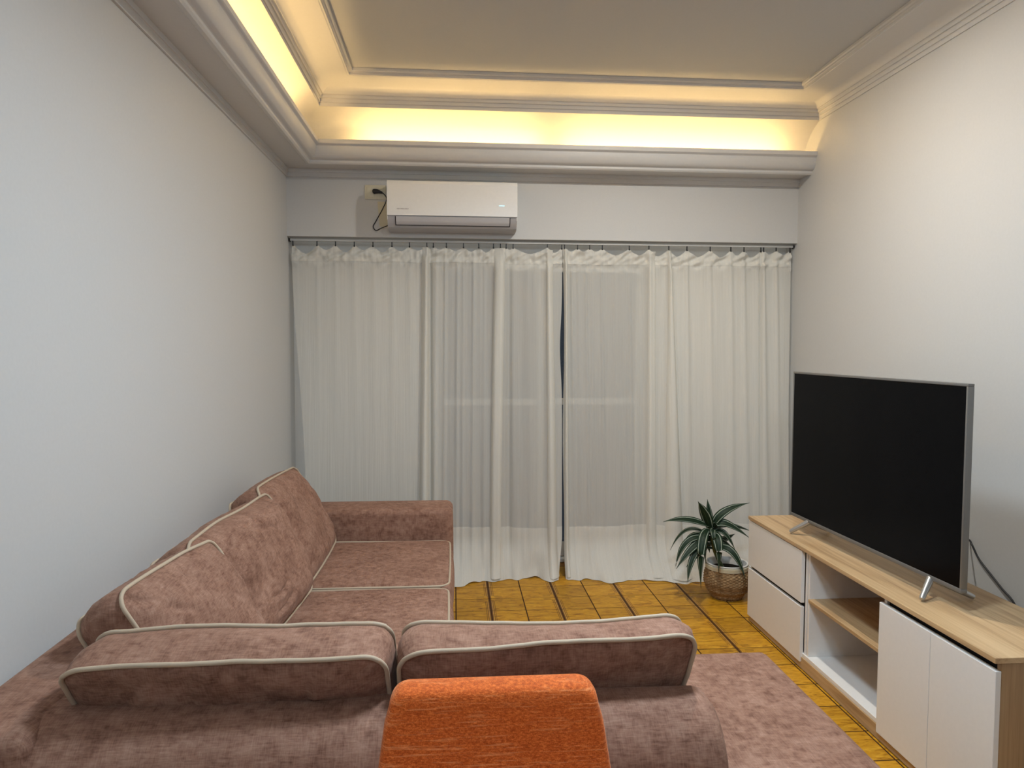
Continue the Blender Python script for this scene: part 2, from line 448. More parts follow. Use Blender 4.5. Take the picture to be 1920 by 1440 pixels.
# soffit box holding the cove light
LIP = .247
sp_ = [(0, 2.6285), (.150, 2.6285), (.160, 2.620), (.176, 2.620), (.184, 2.628), (.184, 2.640), (.190, 2.644)]
sp_ += arc((.190, 2.644), (.232, 2.708), 'h', 12)
sp_ += [(.232, 2.716), (.236, 2.720), (LIP-.006, 2.722), (LIP, 2.728), (LIP, 2.750), (LIP-.006, 2.754), (LIP-.03, 2.754), (LIP-.03, 2.692), (0, 2.692)]
struct(sweep('trim_2', sp_, pathL, M['white_paint'], ang=40), 'dropped white soffit moulding hiding the warm cove light')
# curved reflector behind the strip
struct(sweep('trim_3', [(.026, 2.692), (.032, 2.71), (.048, 2.75), (.081, 2.804), (.107, 2.840), (.150, 2.884), (.200, 2.914), (.262, 2.940), (.262, 2.9405), (0, CEIL)][:8], pathL, M['white_paint'], ang=60), 'curved cove surface washed by warm light')
# crown moulding round the ceiling panel
BX, BY = .250, -.262
pathU = lambda a: [(BX+a, YB), (BX+a, BY-a), (W-a, BY-a), (W-a, YB)]
cr = [(0, 2.938), (.007, 2.938), (.007, 2.957), (.010, 2.960), (.016, 2.960), (.016, 2.979), (.019, 2.982), (.027, 2.982), (.027, 2.998), (.032, 3.001), (.038, 3.001)]
cr += arc((.040, 3.001), (.205, 3.050), 'v', 14)
cr += [(.208, 3.052), (.216, 3.052), (.216, 3.062), (.220, 3.066), (.230, 3.066), (.236, 3.072), (.236, CEIL)]
struct(sweep('trim_4', cr, pathU, M['white_paint'], ang=28), 'stepped white crown moulding framing the ceiling panel')

# warm LED strips
def led(name, x0, x1, y0, y1, label):
    o = box(name, x0, x1, y0, y1, 2.694, 2.704, M['led'], None); tag(o, label, 'led strip', 'warm cove strips'); return o
led('led_strip', .155, .167, -7.2, -.50, 'warm LED strip hidden in the cove along left wall')
led('led_strip', .46, 1.62, -.167, -.155, 'warm LED strip hidden in the back cove above air conditioner')
led('led_strip', 1.76, 3.22, -.167, -.155, 'warm LED strip hidden in the back cove beside right wall')

# living-room lamp above the picture, and an added fill lamp behind the camera
def lamp_light(root, z, watts, rad, disk=False):
    ld = bpy.data.lights.new('lamp_light', 'AREA' if disk else 'POINT'); ld.energy = watts; ld.color = COOL
    if disk: ld.shape = 'DISK'; ld.size = 2*rad
    else: ld.shadow_soft_size = rad
    lo = bpy.data.objects.new('lamp_light', ld); COL.objects.link(lo); lo.parent = root; lo.location = (0, 0, z)
def pendant(x, y, drop, watts, label, disk):
    r = empty('pendant_lamp', (x, y, CEIL)); tag(r, label, 'lamp')
    lathe('canopy', [(.0, 0), (.06, 0), (.055, -.02), (.012, -.03), (0, -.03)], M['plastic_white'], r, 32)
    tube('rod', [(0, 0, -.028), (0, 0, -drop+.06)], .008, M['silver'], r)
    lathe('lamp_shade', [(.0, -drop+.065), (.05, -drop+.06), (.18, -drop), (.18, -drop-.012), (.172, -drop-.012), (.0, -drop+.03)], M['plastic_white'], r, 40)
    if disk: lamp_light(r, -drop-.014, watts, .165, True)
    else: lamp_light(r, -drop-.09, watts, .08)
pendant(1.62, -2.95, .50, LAMP_W, 'white pendant lamp hanging over the living area', True)
pendant(1.15, -5.9, .40, FILL_LAMP_W, 'added fill pendant lamp over the dining area', False)

# small downlight just above the picture
dl = empty('downlight', (2.16, -1.615, CEIL)); tag(dl, 'small round cool white downlight in the ceiling', 'downlight')
lathe('bezel', [(.045, 0), (.075, 0), (.075, -.012), (.07, -.016), (.045, -.016), (.045, 0)], M['plastic_white'], dl, 40)
lathe('diffuser', [(0, -.014), (.045, -.014), (.046, -.012)], M['spot_glow'], dl, 40)
sl = bpy.data.lights.new('downlight_light', 'AREA'); sl.shape = 'DISK'; sl.size = .085; sl.energy = DOWN_W; sl.color = (1.0, .96, .88)
so = bpy.data.objects.new('downlight_light', sl); COL.objects.link(so); so.parent = dl; so.location = (0, 0, -.019)

# ------------------------------------------------------------------ sofa
sofa = empty('sectional_sofa', (0, 0, 0))
tag(sofa, 'large L-shaped mauve chenille sofa with beige piped seats', 'sofa')
FB = M['fabric']
def soft_box(name, x0, x1, y0, y1, z0, z1, r, parent, div=.08, puff=0, seed=0, fn=None, seg=4, wr=.0):
    bm = box_bm(x0, x1, y0, y1, z0, z1)
    vert = bm.edges[:]
    bmesh.ops.bevel(bm, geom=vert, offset=r, segments=seg, affect='EDGES', profile=.5)
    # slice so the surface can be softly shaped
    for ax, lo, hi in ((0, x0, x1), (1, y0, y1), (2, z0, z1)):
        n = int((hi-lo)/div)
        for i in range(1, n):
            co = Vector((0, 0, 0)); co[ax] = lo+(hi-lo)*i/n; no = Vector((0, 0, 0)); no[ax] = 1
            if min(co[ax]-lo, hi-co[ax]) < r*1.05: continue
            bmesh.ops.bisect_plane(bm, geom=bm.verts[:]+bm.edges[:]+bm.faces[:], plane_co=co, plane_no=no)
    c = Vector(((x0+x1)/2, (y0+y1)/2, (z0+z1)/2)); h = Vector(((x1-x0)/2, (y1-y0)/2, (z1-z0)/2))
    for v in bm.verts:
        q = Vector(((v.co.x-c.x)/h.x, (v.co.y-c.y)/h.y, (v.co.z-c.z)/h.z))
        d = Vector((0, 0, 0))
        for ax in range(3):
            o1, o2 = (ax+1) % 3, (ax+2) % 3
            d[ax] = q[ax]*puff*(1-abs(q[o1])**2.5)*(1-abs(q[o2])**2.5)
        if wr:
            nz = noise.noise_vector(Vector((v.co.x*4+seed, v.co.y*4, v.co.z*4))); d += nz*wr
        v.co += d
        if fn: v.co = fn(v.co)
    return link(name, bm_mesh(name, bm, 50), FB, parent)
SK = lambda co: Vector((co.x, co.y - .030*(co.x-.4), co.z))
soft_box('back_frame', .006, .215, -3.30, -.64, .06, .735, .040, sofa, .12, .004, 1, None, 5, 0)
def rolled_back(x0, x1, y0, y1, z0, z1, R, r2):
    """upholstered back: large roll along the outer top edge, small radius elsewhere"""
    prof = [(y0, z0)] + [(y0+R-R*math.cos(i/12*PI/2), z1-R+R*math.sin(i/12*PI/2)) for i in range(13)]
    prof += [(y1-r2+r2*math.sin(i/5*PI/2), z1-r2+r2*math.cos(i/5*PI/2)) for i in range(6)] + [(y1, z0)]
    cy, cz = (y0+y1)/2, (z0+z1)/2
    V = []; F = []; m = len(prof)
    ends = [(.0, 1-.20), (.004, 1-.10), (.012, 1-.035), (.028, 1.0)]
    stations = [(x0+d, sc) for d, sc in ends] + [(lerp(x0+.028, x1-.028, i/24), 1.0) for i in range(1, 24)] + [(x1-d, sc) for d, sc in reversed(ends)]
    for x, sc in stations:
        for y, z in prof:
            dy = (y-cy)*(1-(1-sc)*.9); dz = (z-cz) - (1-sc)*.12*(1 if z > cz else -1)
            c = SK(Vector((x, cy+dy, cz+dz))); c.z += .003*noise.noise(Vector((x*3, y*3, 1))); V.append(c)
    n = len(stations)
    for i in range(n-1):
        for k in range(m): F.append((i*m+k, i*m+(k+1) % m, (i+1)*m+(k+1) % m, (i+1)*m+k))
    F.append(tuple(range(m-1, -1, -1))); F.append(tuple((n-1)*m+k for k in range(m)))
    me = mesh('back_frame', V, F, None); bm = bmesh.new(); bm.from_mesh(me); bmesh.ops.recalc_face_normals(bm, faces=bm.faces); bm.to_mesh(me); bm.free(); smooth(me, 50)
    return link('back_frame', me, FB, sofa)
rolled_back(.006, 1.632, -3.315, -3.112, .06, .730, .125, .025)
soft_box('armrest', .10, 1.052, -.858, -.60, .06, .625, .035, sofa, .12, .004, 3, None, 5, 0)
soft_box('seat_base', .19, 1.043, -3.12, -.84, .07, .30, .02, sofa, .2, 0, 4)
soft_box('seat_base', 1.00, 2.125, -3.12, -2.385, .07, .30, .02, sofa, .2, 0, 5)
soft_box('chaise_seat', 1.60, 2.138, -3.36, -2.375, .07, .462, .035, sofa, .09, .006, 6, None, 5, .001)

def rounded_loop(x0, x1, y0, y1, r, z, n=8):
    out = []
    for cx, cy, a0 in ((x1-r, y1-r, 0), (x0+r, y1-r, PI/2), (x0+r, y0+r, PI), (x1-r, y0+r, 1.5*PI)):
        for i in range(n+1):
            a = a0+i/n*PI/2; out.append(Vector((cx+r*math.cos(a), cy+r*math.sin(a), z)))
    # resample straight runs
    res = []
    for i, p in enumerate(out):
        q = out[(i+1) % len(out)]; m = max(1, int((q-p).length/.03))
        for k in range(m): res.append(p.lerp(q, k/m))
    return res
def seat_cushion(x0, x1, y0, y1, z0, z1, seed):
    o = soft_box('seat_cushion', x0, x1, y0, y1, z0, z1, .034, sofa, .06, .014, seed, None, 5, .005)
    for zz in (z1-.012, z0+.012):
        lp = []
        for p in rounded_loop(x0+.011, x1-.011, y0+.011, y1-.011, .05, zz):
            nz = noise.noise(Vector((p.x*3, p.y*3, seed)))
            # follow the puffed edge outwards and upwards
            u = max(-1, min(1, (p.x-(x0+x1)/2)/((x1-x0)/2))); v = max(-1, min(1, (p.y-(y0+y1)/2)/((y1-y0)/2)))
            sgn = 1 if zz > (z0+z1)/2 else -1
            lp.append(Vector((p.x+.004*u*(1-v*v), p.y+.004*v*(1-u*u), p.z+sgn*.006+nz*.004)))
        tube('piping', lp, .0052, M['piping'], o, 8, True)
    return o
seat_cushion(.30, 1.047, -1.628, -.866, .285, .462, 11)
seat_cushion(.30, 1.045, -2.372, -1.640, .285, .462, 12)
seat_cushion(.30, .955, -3.08, -2.384, .285, .455, 13)
seat_cushion(.962, 1.595, -3.08, -2.384, .285, .455, 14)
for (x, y) in ((.08, -.70), (.98, -.68), (.98, -2.2), (.1, -3.2), (2.05, -2.45), (2.05, -3.27), (1.3, -3.2)):
    lathe('foot', [(0, 0), (.02, 0), (.028, .07), (0, .07)], M['leg_wood'], sofa, 16).location = (x, y, 0)

# loose back cushions: front quad corners + back thickness, piped along both faces
def back_cushion(TL, TR, BR, BL, tvec, label, seed, bulge=.05, k=.10, creases=(), shrink=.0, taper=.0, sag=.0):
    TL, TR, BR, BL, tvec = map(Vector, (TL, TR, BR, BL, tvec))
    base = (BL+BR)/2
    r = empty('back_cushion', base); tag(r, label, 'cushion', 'loose back cushions of the sofa')
    N = 64
    nrm = (TR-TL).cross(TL-BL).normalized()
    if nrm.dot(tvec) > 0: nrm = -nrm   # outward on the front side
    ha = ((TR-TL).length+(BR-BL).length)/4; hb = ((TL-BL).length+(TR-BR).length)/4; RC = .055
    def P(u, v, s, side):
        m = max(abs(u), abs(v), 1e-6); q = Vector((u*ha, v*hb))
        ia, ib = (ha-RC)*m, (hb-RC)*m
        cc = Vector((max(-ia, min(ia, q.x)), max(-ib, min(ib, q.y)))); dd = q-cc
        if abs(dd.x) > 1e-9 and abs(dd.y) > 1e-9: q = cc+dd*(RC*m/dd.length)
        u2, v2 = q.x/ha, q.y/hb
        u2 *= 1-k*.25*v2*v2*abs(u2); v2 *= 1-k*.25*u2*u2*abs(v2)
        a, b = (u2+1)/2, (v2+1)/2
        p = (BL.lerp(BR, a)).lerp(TL.lerp(TR, a), b)
        w = (1-abs(u)**6)*(1-abs(v)**6)
        edge = max(abs(u), abs(v))
        nz = noise.noise(Vector((u*2.1+seed*3.7, v*2.1, s*5)))*.010 + noise.noise(Vector((u*6+seed, v*6, s*3)))*.004*edge
        # puckers running in from the seams
        pk = math.sin(u*26+seed+noise.noise(Vector((u*3, v*3, seed)))*4)*.0030*(abs(v)**3)*(1-abs(v)**14) + math.sin(v*22+seed*2)*.0025*(abs(u)**3)*(1-abs(u)**14)
        fd = 0
        if side > 0:
            for u0, v0, u1, v1, dep, wd in creases:
                L2 = (u1-u0)**2+(v1-v0)**2; t = ((u-u0)*(u1-u0)+(v-v0)*(v1-v0))/L2
                if -.15 < t < 1.15:
                    bend = .03*math.sin(t*5+seed)
                    ds = ((u-u0)*(v1-v0)-(v-v0)*(u1-u0))/math.sqrt(L2)+bend
                    fd += dep*math.exp(-(ds/wd)**2)*math.sin(PI*max(0, min(1, t)))**.7 - .5*dep*math.exp(-((ds-wd*2)/(wd*1.4))**2)*math.sin(PI*max(0, min(1, t)))
        off = nrm*side*(bulge*w + nz*(.3+w) + pk - fd)
        wav = Vector((0, 0, 1))*noise.noise(Vector((u*1.3+seed, seed*2.2, side)))*.010*max(0, v)
        if side < 0 and shrink:
            cen = (BL+BR+TL+TR)/4; p = cen+(p-cen)*(1-shrink)
        tv_ = tvec*s*(1-taper*a)
        if side < 0: wav.z -= sag*(1-u*u)*max(0, v)
        return p + tv_ + off + wav - base
    V = []; F = []
    def grid(s, side, start):
        for j in range(N+1):
            for i in range(N+1): V.append(P(-1+2*i/N, -1+2*j/N, s, side))
        for j in range(N):
            for i in range(N):
                q = (start+j*(N+1)+i, start+j*(N+1)+i+1, start+(j+1)*(N+1)+i+1, start+(j+1)*(N+1)+i)
                F.append(q if side > 0 else q[::-1])
    grid(0, 1, 0); grid(1, -1, (N+1)**2)
    loop = [(i, 0) for i in range(N)] + [(N, j) for j in range(N)] + [(i, N) for i in range(N, 0, -1)] + [(0, j) for j in range(N, 0, -1)]
    idx = lambda g, i, j: g*(N+1)**2 + j*(N+1)+i
    rings = [[idx(0, i, j) for i, j in loop]]
    ctr = ((TL+TR+BL+BR)/4 + tvec*.5) - base
    for s in (.18, .38, .62, .82):
        ring = []
        for i, j in loop:
            a = V[idx(0, i, j)]; b = V[idx(1, i, j)]; p = a.lerp(b, s)
            o = p-ctr; o -= nrm*o.dot(nrm); o.normalize()
            bl = (.014+shrink*.12)*math.sin(PI*s) + noise.noise(Vector((i*.4, j*.4, seed+s*2)))*.004
            ring.append(len(V)); V.append(p+o*bl)
        rings.append(ring)
    rings.append([idx(1, i, j) for i, j in loop])
    n = len(loop)
    for a, b in zip(rings, rings[1:]):
        for q in range(n): F.append((a[q], b[q], b[(q+1) % n], a[(q+1) % n]))
    me = mesh('cover', V, F, 70); bm = bmesh.new(); bm.from_mesh(me); bmesh.ops.recalc_face_normals(bm, faces=bm.faces); bm.to_mesh(me); bm.free(); smooth(me, 60)
    c = link('cover', me, FB, r)
    for g in (0, 1):
        pts = [V[idx(g, i, j)] for i, j in loop]
        pts2 = []
        for p in pts:
            o = p-ctr; o -= nrm*o.dot(nrm); o.normalize(); pts2.append(p+o*.003+nrm*(.002 if g == 0 else -.002))
        tube('piping', pts2, .0054, M['piping'], r, 8, True)
    return r
tb = (-.125, 0, -.062)
back_cushion((.222, -1.670, .905), (.236, -.945, .888), (.440, -.905, .480), (.440, -1.640, .480), tb, 'mauve piped back cushion beside the far armrest', 1, .055, .10,
    [(.15, .85, .55, -.75, .010, .035), (.32, .85, .70, -.55, .008, .030), (.45, .75, .62, -.2, .006, .03), (-.2, .9, .1, .3, .006, .03)], .05)
back_cushion((.205, -2.440, .880), (.272, -1.640, .884), (.462, -1.655, .478), (.395, -2.410, .478), tb, 'mauve piped back cushion, middle one along the left wall', 2, .085, .12,
    [(-.55, -.45, .05, -.40, .014, .035), (-.5, -.72, .1, -.62, .016, .035), (-.2, .75, .35, .45, .008, .03), (0, .92, .5, .62, .007, .03), (-.4, .88, .1, .5, .006, .03)], .05)
back_cushion((.232, -2.968, .905), (.288, -2.385, .888), (.505, -2.420, .478), (.450, -2.860, .478), tb, 'mauve piped back cushion in the corner beside left wall', 3, .055, .10,
    [(-.15, .95, .15, .55, .008, .03), (.5, .95, .75, .6, .006, .03), (-.75, .7, -.3, .3, .006, .04)], .10)
tn = (0, .155, .012)
back_cushion((.235, -3.235, .845), (.915, -3.232, .850), (.905, -2.985, .468), (.245, -2.955, .468), tn, 'long mauve piped cushion leaning on near backrest, left of orange chair', 4, .022, .08,
    [(-.8, .1, -.5, .8, .006, .03), (-.3, .2, -.2, .85, .004, .03), (.55, .1, .5, .85, .005, .03)])
back_cushion((.935, -3.222, .850), (1.615, -3.195, .862), (1.570, -3.005, .468), (.945, -2.985, .468), tn, 'long mauve piped cushion leaning on near backrest, above orange chair', 5, .022, .08,
    [(-.9, .2, -.5, .7, .006, .04), (0, .8, .3, .1, .010, .05), (-.4, .2, -.3, .85, .005, .03), (.8, .3, .95, .9, .005, .03)], 0, .32, .022)

# ------------------------------------------------------------------ orange dining chair
ch = empty('dining_chair', (1.13, -3.705, 0)); tag(ch, 'orange chenille upholstered dining chair behind the sofa', 'chair')
def chair_back():
    bm = bmesh.new(); V = []; F = []
    rows = 26; n = 56
    def halfw(z): return lerp(.224, .186, (z-.62)/(.285)) if z > .5 else .232
    zt = .906; zb = .44
    out = []
    # outline in (x,z), rounded upper corners
    r = .032
    H = halfw(zt)
    pts = []
    for i in range(11):
        a = i/10*PI/2; pts.append((H-r+r*math.cos(a), zt-r+r*math.sin(a)))
    right = [(halfw(zb+(zt-r-zb)*i/16), zb+(zt-r-zb)*i/16) for i in range(16)] + pts
    loop = right + [(-x, z) for x, z in reversed(right)]
    layers = [(-.034, .900), (-.033, .955), (-.029, .982), (-.020, .996), (0.0, 1.002), (.020, .996), (.029, .982), (.033, .955), (.034, .900)]
    cz = .70
    def pos(x, z, d): return (x, d + .15 + .20*(z-.62)/.31*.36 + .003*math.cos(x/.2*1.2), z)
    m = len(loop)
    for d, s in layers:
        for x, z in loop: V.append(pos(x*s, zb+(z-zb)*(1-(1-s)*.5), d))
    for i in range(len(layers)-1):
        for k in range(m): F.append((i*m+k, i*m+(k+1) % m, (i+1)*m+(k+1) % m, (i+1)*m+k))
    # faces: strips across
    half = len(right)
    for li, rev in ((0, False), (len(layers)-1, True)):
        b = li*m
        for k in range(half-1):
            q = (b+k, b+k+1, b+m-2-k, b+m-1-k); F.append(q[::-1] if rev else q)
    me = mesh('backrest', V, F, None); bm.from_mesh(me); bmesh.ops.recalc_face_normals(bm, faces=bm.faces); bm.to_mesh(me); bm.free(); smooth(me, 50)
    return link('backrest', me, M['orange'], ch)
chair_back()
fbk = FB; FB = M['orange']
soft_box('seat', -.225, .225, -.30, .16, .41, .485, .025, ch, .08, .008, 21)
FB = fbk
for sx in (-1, 1):
    for sy, yy in ((-1, -.26), (1, .13)):
        tube('leg', [(sx*.19, yy, .415), (sx*.20, yy+sy*.03, 0.0)], .018, M['leg_wood'], ch, 12, False, lambda t: lerp(.020, .013, t))

# ------------------------------------------------------------------ television stand
SX0, SX1 = 2.668, 3.078; SY0, SY1 = -2.768, -.945; SZ = .583
st = empty('tv_stand', ((SX0+SX1)/2, (SY0+SY1)/2, 0)); tag(st, 'low white and oak television stand with open shelves', 'tv stand')
ox, oy = st.location.x, st.location.y
def sb(name, x0, x1, y0, y1, z0, z1, mat, par=st, bev=.0012): 
    return box(name, x0-ox, x1-ox, y0-oy, y1-oy, z0, z1, mat, par, bev, 1)
sb('top_board', SX0, SX1, SY0, SY1, .565, SZ, M['oak_y'])
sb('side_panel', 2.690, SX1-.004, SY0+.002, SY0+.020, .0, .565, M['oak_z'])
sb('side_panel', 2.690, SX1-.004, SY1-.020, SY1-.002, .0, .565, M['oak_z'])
sb('bottom_panel', 2.684, SX1-.004, SY0+.020, SY1-.020, .058, .076, M['laminate'])
sb('back_panel', SX1-.010, SX1-.004, SY0+.020, SY1-.020, .076, .565, M['laminate'])
sb('divider', 2.690, SX1-.010, -1.600, -1.584, .076, .565, M['laminate'])
sb('divider', 2.690, SX1-.010, -2.190, -2.174, .076, .565, M['laminate'])
sb('divider', 2.690, SX1-.010, -1.576, -1.560, .076, .565, M['laminate'])
sb('shelf', 2.684, SX1-.010, -2.174, -1.600, .333, .349, M['oak_y'])
sb('plinth', 2.680, 2.696, SY0+.020, SY1-.020, .003, .058, M['oak_y'])
sb('pull_recess', 2.700, 2.704, -2.746, -2.190, .530, .565, M['dark'])
sb('pull_recess', 2.700, 2.704, -1.560, -.966, .28, .34, M['dark'])
sb('drawer', 2.672, 2.690, -1.553, SY1-.002, .315, .5605, M['laminate'])
sb('drawer', 2.672, 2.690, -1.553, SY1-.002, .034, .297, M['laminate'])
sb('door', 2.672, 2.690, -2.4665, -2.171, .034, .541, M['laminate'])
sb('door', 2.672, 2.690, -2.7665, -2.4690, .034, .541, M['laminate'])
for yy in (-1.62, -2.31): sb('glide', 2.684, 2.700, yy-.012, yy+.012, 0, .004, M['black_rubber'], st, 0)

# ------------------------------------------------------------------ television
TA = Vector((2.775, -1.214, 0)); TB = Vector((2.818, -2.412, 0))
tw = (TB-TA).length; tang = math.atan2(TB.y-TA.y, TB.x-TA.x)
tv = empty('television', ((TA+TB)/2).to_tuple(), 0); tv.location.z = SZ
tv.rotation_euler = (0, 0, tang)   # local x along the set from far to near end, local -y faces the sofa
tag(tv, 'large flat black screen television with thin silver frame', 'television')
h0, h1 = .068, .801
def tb_(name, x0, x1, y0, y1, z0, z1, mat, par=tv, bev=.0015, seg=2): return box(name, x0, x1, y0, y1, z0, z1, mat, par, bev, seg)
hw = tw/2
# which local side faces the sofa (-X world)?
front = -1 if (Matrix.Rotation(tang, 3, 'Z') @ Vector((0, -1, 0))).x < 0 else 1
f = front
tb_('bezel', -hw, hw, 0*f, -.024*f, h1-.010, h1, M['bezel']); tb_('bezel', -hw, hw, 0, -.024*f, h0, h0+.016, M['bezel'])
tb_('bezel', -hw, -hw+.009, 0, -.024*f, h0+.016, h1-.010, M['bezel']); tb_('bezel', hw-.009, hw, 0, -.024*f, h0+.016, h1-.010, M['bezel'])
tb_('screen', -hw+.009, hw-.009, -.002*f, -.022*f, h0+.016, h1-.010, M['screen'], tv, 0)
tb_('rear_housing', -hw+.10, hw-.10, -.0245*f, -.075*f, h0+.02, h0+.42, M['black_rubber'], tv, .012)
for sx in (-.432, .432):
    leg = empty('stand_leg', (sx, -.012*f, 0)); leg.parent = tv
    top = Vector((0, 0, h0+.004))
    for dy in (.072, -.135):
        foot = Vector((math.copysign(.05, sx), dy*f, .0105))
        V, F = tube_geo([top+(foot-top)*t for t in (0, .5, .93, 1)], .012, 14, False, lambda t: lerp(.0135, .0085, t))
        link('strut', mesh('strut', V, F, 50), M['silver'], leg)
# cable hanging behind the set
cpts = spline([(2.93, -1.95, .80), (3.05, -1.86, .74), (3.20, -1.78, .70), (3.352, -1.724, .651), (3.357, -1.751, .630), (3.357, -1.794, .582), (3.357, -1.876, .530), (3.357, -1.938, .493), (3.357, -2.004, .455), (3.357, -2.06, .36), (3.35, -2.10, .22)], 60)
inv = (Matrix.Translation(tv.location) @ Matrix.Rotation(tang, 4, 'Z')).inverted()
cb = tube('power_cable', [inv @ p for p in cpts], .0042, M['black_rubber'], tv, 8)
cb['label'] = 'thin black power cable hanging behind the television'

# ------------------------------------------------------------------ air conditioner
ac = empty('air_conditioner', (1.053, 0, 2.236)); tag(ac, 'white wall mounted split air conditioner above the curtains', 'air conditioner')
def ext_x(name, prof, x0, x1, mat, parent, ang=30, cap=True):
    n = len(prof); V = [(x0, -d, z) for d, z in prof] + [(x1, -d, z) for d, z in prof]
    F = [(i, (i+1) % n, n+(i+1) % n, n+i) for i in range(n)]
    if cap: F += [tuple(range(n-1, -1, -1)), tuple(range(n, 2*n))]
    me = mesh(name, V, F, None); bm = bmesh.new(); bm.from_mesh(me); bmesh.ops.recalc_face_normals(bm, faces=bm.faces); bm.to_mesh(me); bm.free(); smooth(me, ang)
    return link(name, me, mat, parent)
A0, A1 = -.402, .402
Z = lambda z: z-2.236
ext_x('body', [(.003, Z(2.530)), (.150, Z(2.530)), (.180, Z(2.522)), (.188, Z(2.50)), (.190, Z(2.312)), (.178, Z(2.275)), (.150, Z(2.246)), (.110, Z(2.236)), (.003, Z(2.236))], A0, A1, M['plastic_shaded'], ac)  # lower front is coloured darker for the shade on its sloping face
ext_x('front_panel', [(.1905, Z(2.313)), (.1905, Z(2.50)), (.178, Z(2.5225)), (.150, Z(2.531)), (.010, Z(2.531)), (.010, Z(2.5345)), (.155, Z(2.535)), (.188, Z(2.526)), (.2015, Z(2.505)), (.206, Z(2.42)), (.2025, Z(2.313))], A0-.001, A1+.001, M['plastic_white'], ac, 25)
box('side_cheek', A0-.0015, A0+.002, -.189, -.003, Z(2.29), Z(2.53), M['plastic_white'], ac); box('side_cheek', A1-.002, A1+.0015, -.189, -.003, Z(2.29), Z(2.53), M['plastic_white'], ac)
# vane with its dark gap
def on_low(t): # points along lower front: t 0..1
    a = [(.1905, 2.310), (.1800, 2.277), (.160, 2.256)]
    return (lerp(a[0][0], a[1][0], t*2), lerp(a[0][1], a[1][1], t*2)) if t < .5 else (lerp(a[1][0], a[2][0], t*2-1), lerp(a[1][1], a[2][1], t*2-1))
def strip(name, x0, x1, t0, t1, o0, o1, mat):
    ts = [lerp(t0, t1, i/6) for i in range(7)]
    pr = [(on_low(t)[0]+o1, Z(on_low(t)[1])-o1*.4) for t in ts] + [(on_low(t)[0]+o0, Z(on_low(t)[1])-o0*.4) for t in reversed(ts)]
    return ext_x(name, pr, x0, x1, mat, ac, 30)
strip('vane_gap', -.354, .360, .03, .97, -.002, .0025, M['dark'])
strip('vane', -.349, .355, .0, .86, .0, .0055, plain('shaded_vane', (.50, .49, .50), .4))  # vane colour darkened too, for facing downwards
for i in range(9): box('brand_mark', -.342+i*.0082, -.342+i*.0082+.0052, -.2062, -.2045, Z(2.349), Z(2.3545), M['mark_grey'], ac)
box('display_light', .288, .322, -.2068, -.2045, Z(2.3775), Z(2.3818), M['led_icon'], ac, .001, 1)
box('display_icon', .300, .314, -.2066, -.2045, Z(2.392), Z(2.396), M['plastic_white'], ac)

ol = empty('power_outlet', (.56, 0, 2.489)); tag(ol, 'cream double wall power outlet left of air conditioner', 'outlet')
box('cover_plate', -.067, .067, -.009, -.0005, -.046, .046, M['cream'], ol, .003)
box('socket', -.055, -.008, -.0115, -.008, -.032, .032, M['cream'], ol, .002); box('socket', .004, .052, -.0115, -.008, -.032, .032, M['cream'], ol, .002)
PCO = Vector((.567-1.053, -.02, 2.488-2.236))
plug_pts = [(-.012, 0, .004), (-.010, -.002, .004), (.006, -.006, .003), (.020, -.008, .0), (.040, -.008, -.006)]
pc = tube('power_cord', [PCO+p for p in spline([(.036, -.008, -.005), (.052, -.006, -.016), (.066, -.004, -.045), (.040, -.004, -.107), (-.003, -.004, -.185), (-.020, -.004, -.219), (-.003, -.004, -.243), (.031, -.006, -.229), (.074, -.010, -.212), (.088, -.014, -.209)], 60)], .0032, M['black_rubber'], ac, 8)
pc['label'] = 'black cord looping from outlet to air conditioner'
tube('plug', [PCO+Vector(p) for p in plug_pts], .014, M['black_rubber'], pc, 12, False, lambda t: lerp(.017, .006, t*t))

# ------------------------------------------------------------------ curtains
ZR = 2.176
rail = empty('curtain_rail', (W/2, .045, ZR)); tag(rail, 'white ceiling curtain track across the top of opening', 'curtain rail')
box('track', -W/2+.012, W/2-.012, -.012, .012, .004, .018, M['alu'], rail, .002)
box('end_cap', -W/2+.004, -W/2+.012, -.014, .014, .000, .020, M['dark'], rail, .001); box('end_cap', W/2-.012, W/2-.004, -.014, .014, .000, .020, M['dark'], rail, .001)
HOOKS = [.030, .182, .299, .419, .538, .660, .773, .885, .927, 1.012, 1.123, 1.223, 1.320, 1.365, 1.403, 1.449, 1.676, 1.772]
HOOKS2 = [1.790, 1.877, 1.959, 2.044, 2.226, 2.359, 2.495, 2.619, 2.779, 2.922, 3.013, 3.131, 3.150, 3.238, 3.335]
FLOORY = [(.1, -.25), (.9, -.26), (1.087, -.275), (1.25, -.20), (1.40, -.175), (1.572, -.150), (1.68, -.235), (1.76, -.16), (1.80, -.22), (1.92, -.20), (2.07, -.275), (2.25, -.25), (2.5, -.330), (2.75, -.28), (3.0, -.31), (3.3, -.25)]
SG = lambda t: 1/(1+math.exp(-max(-40, min(40, t))))
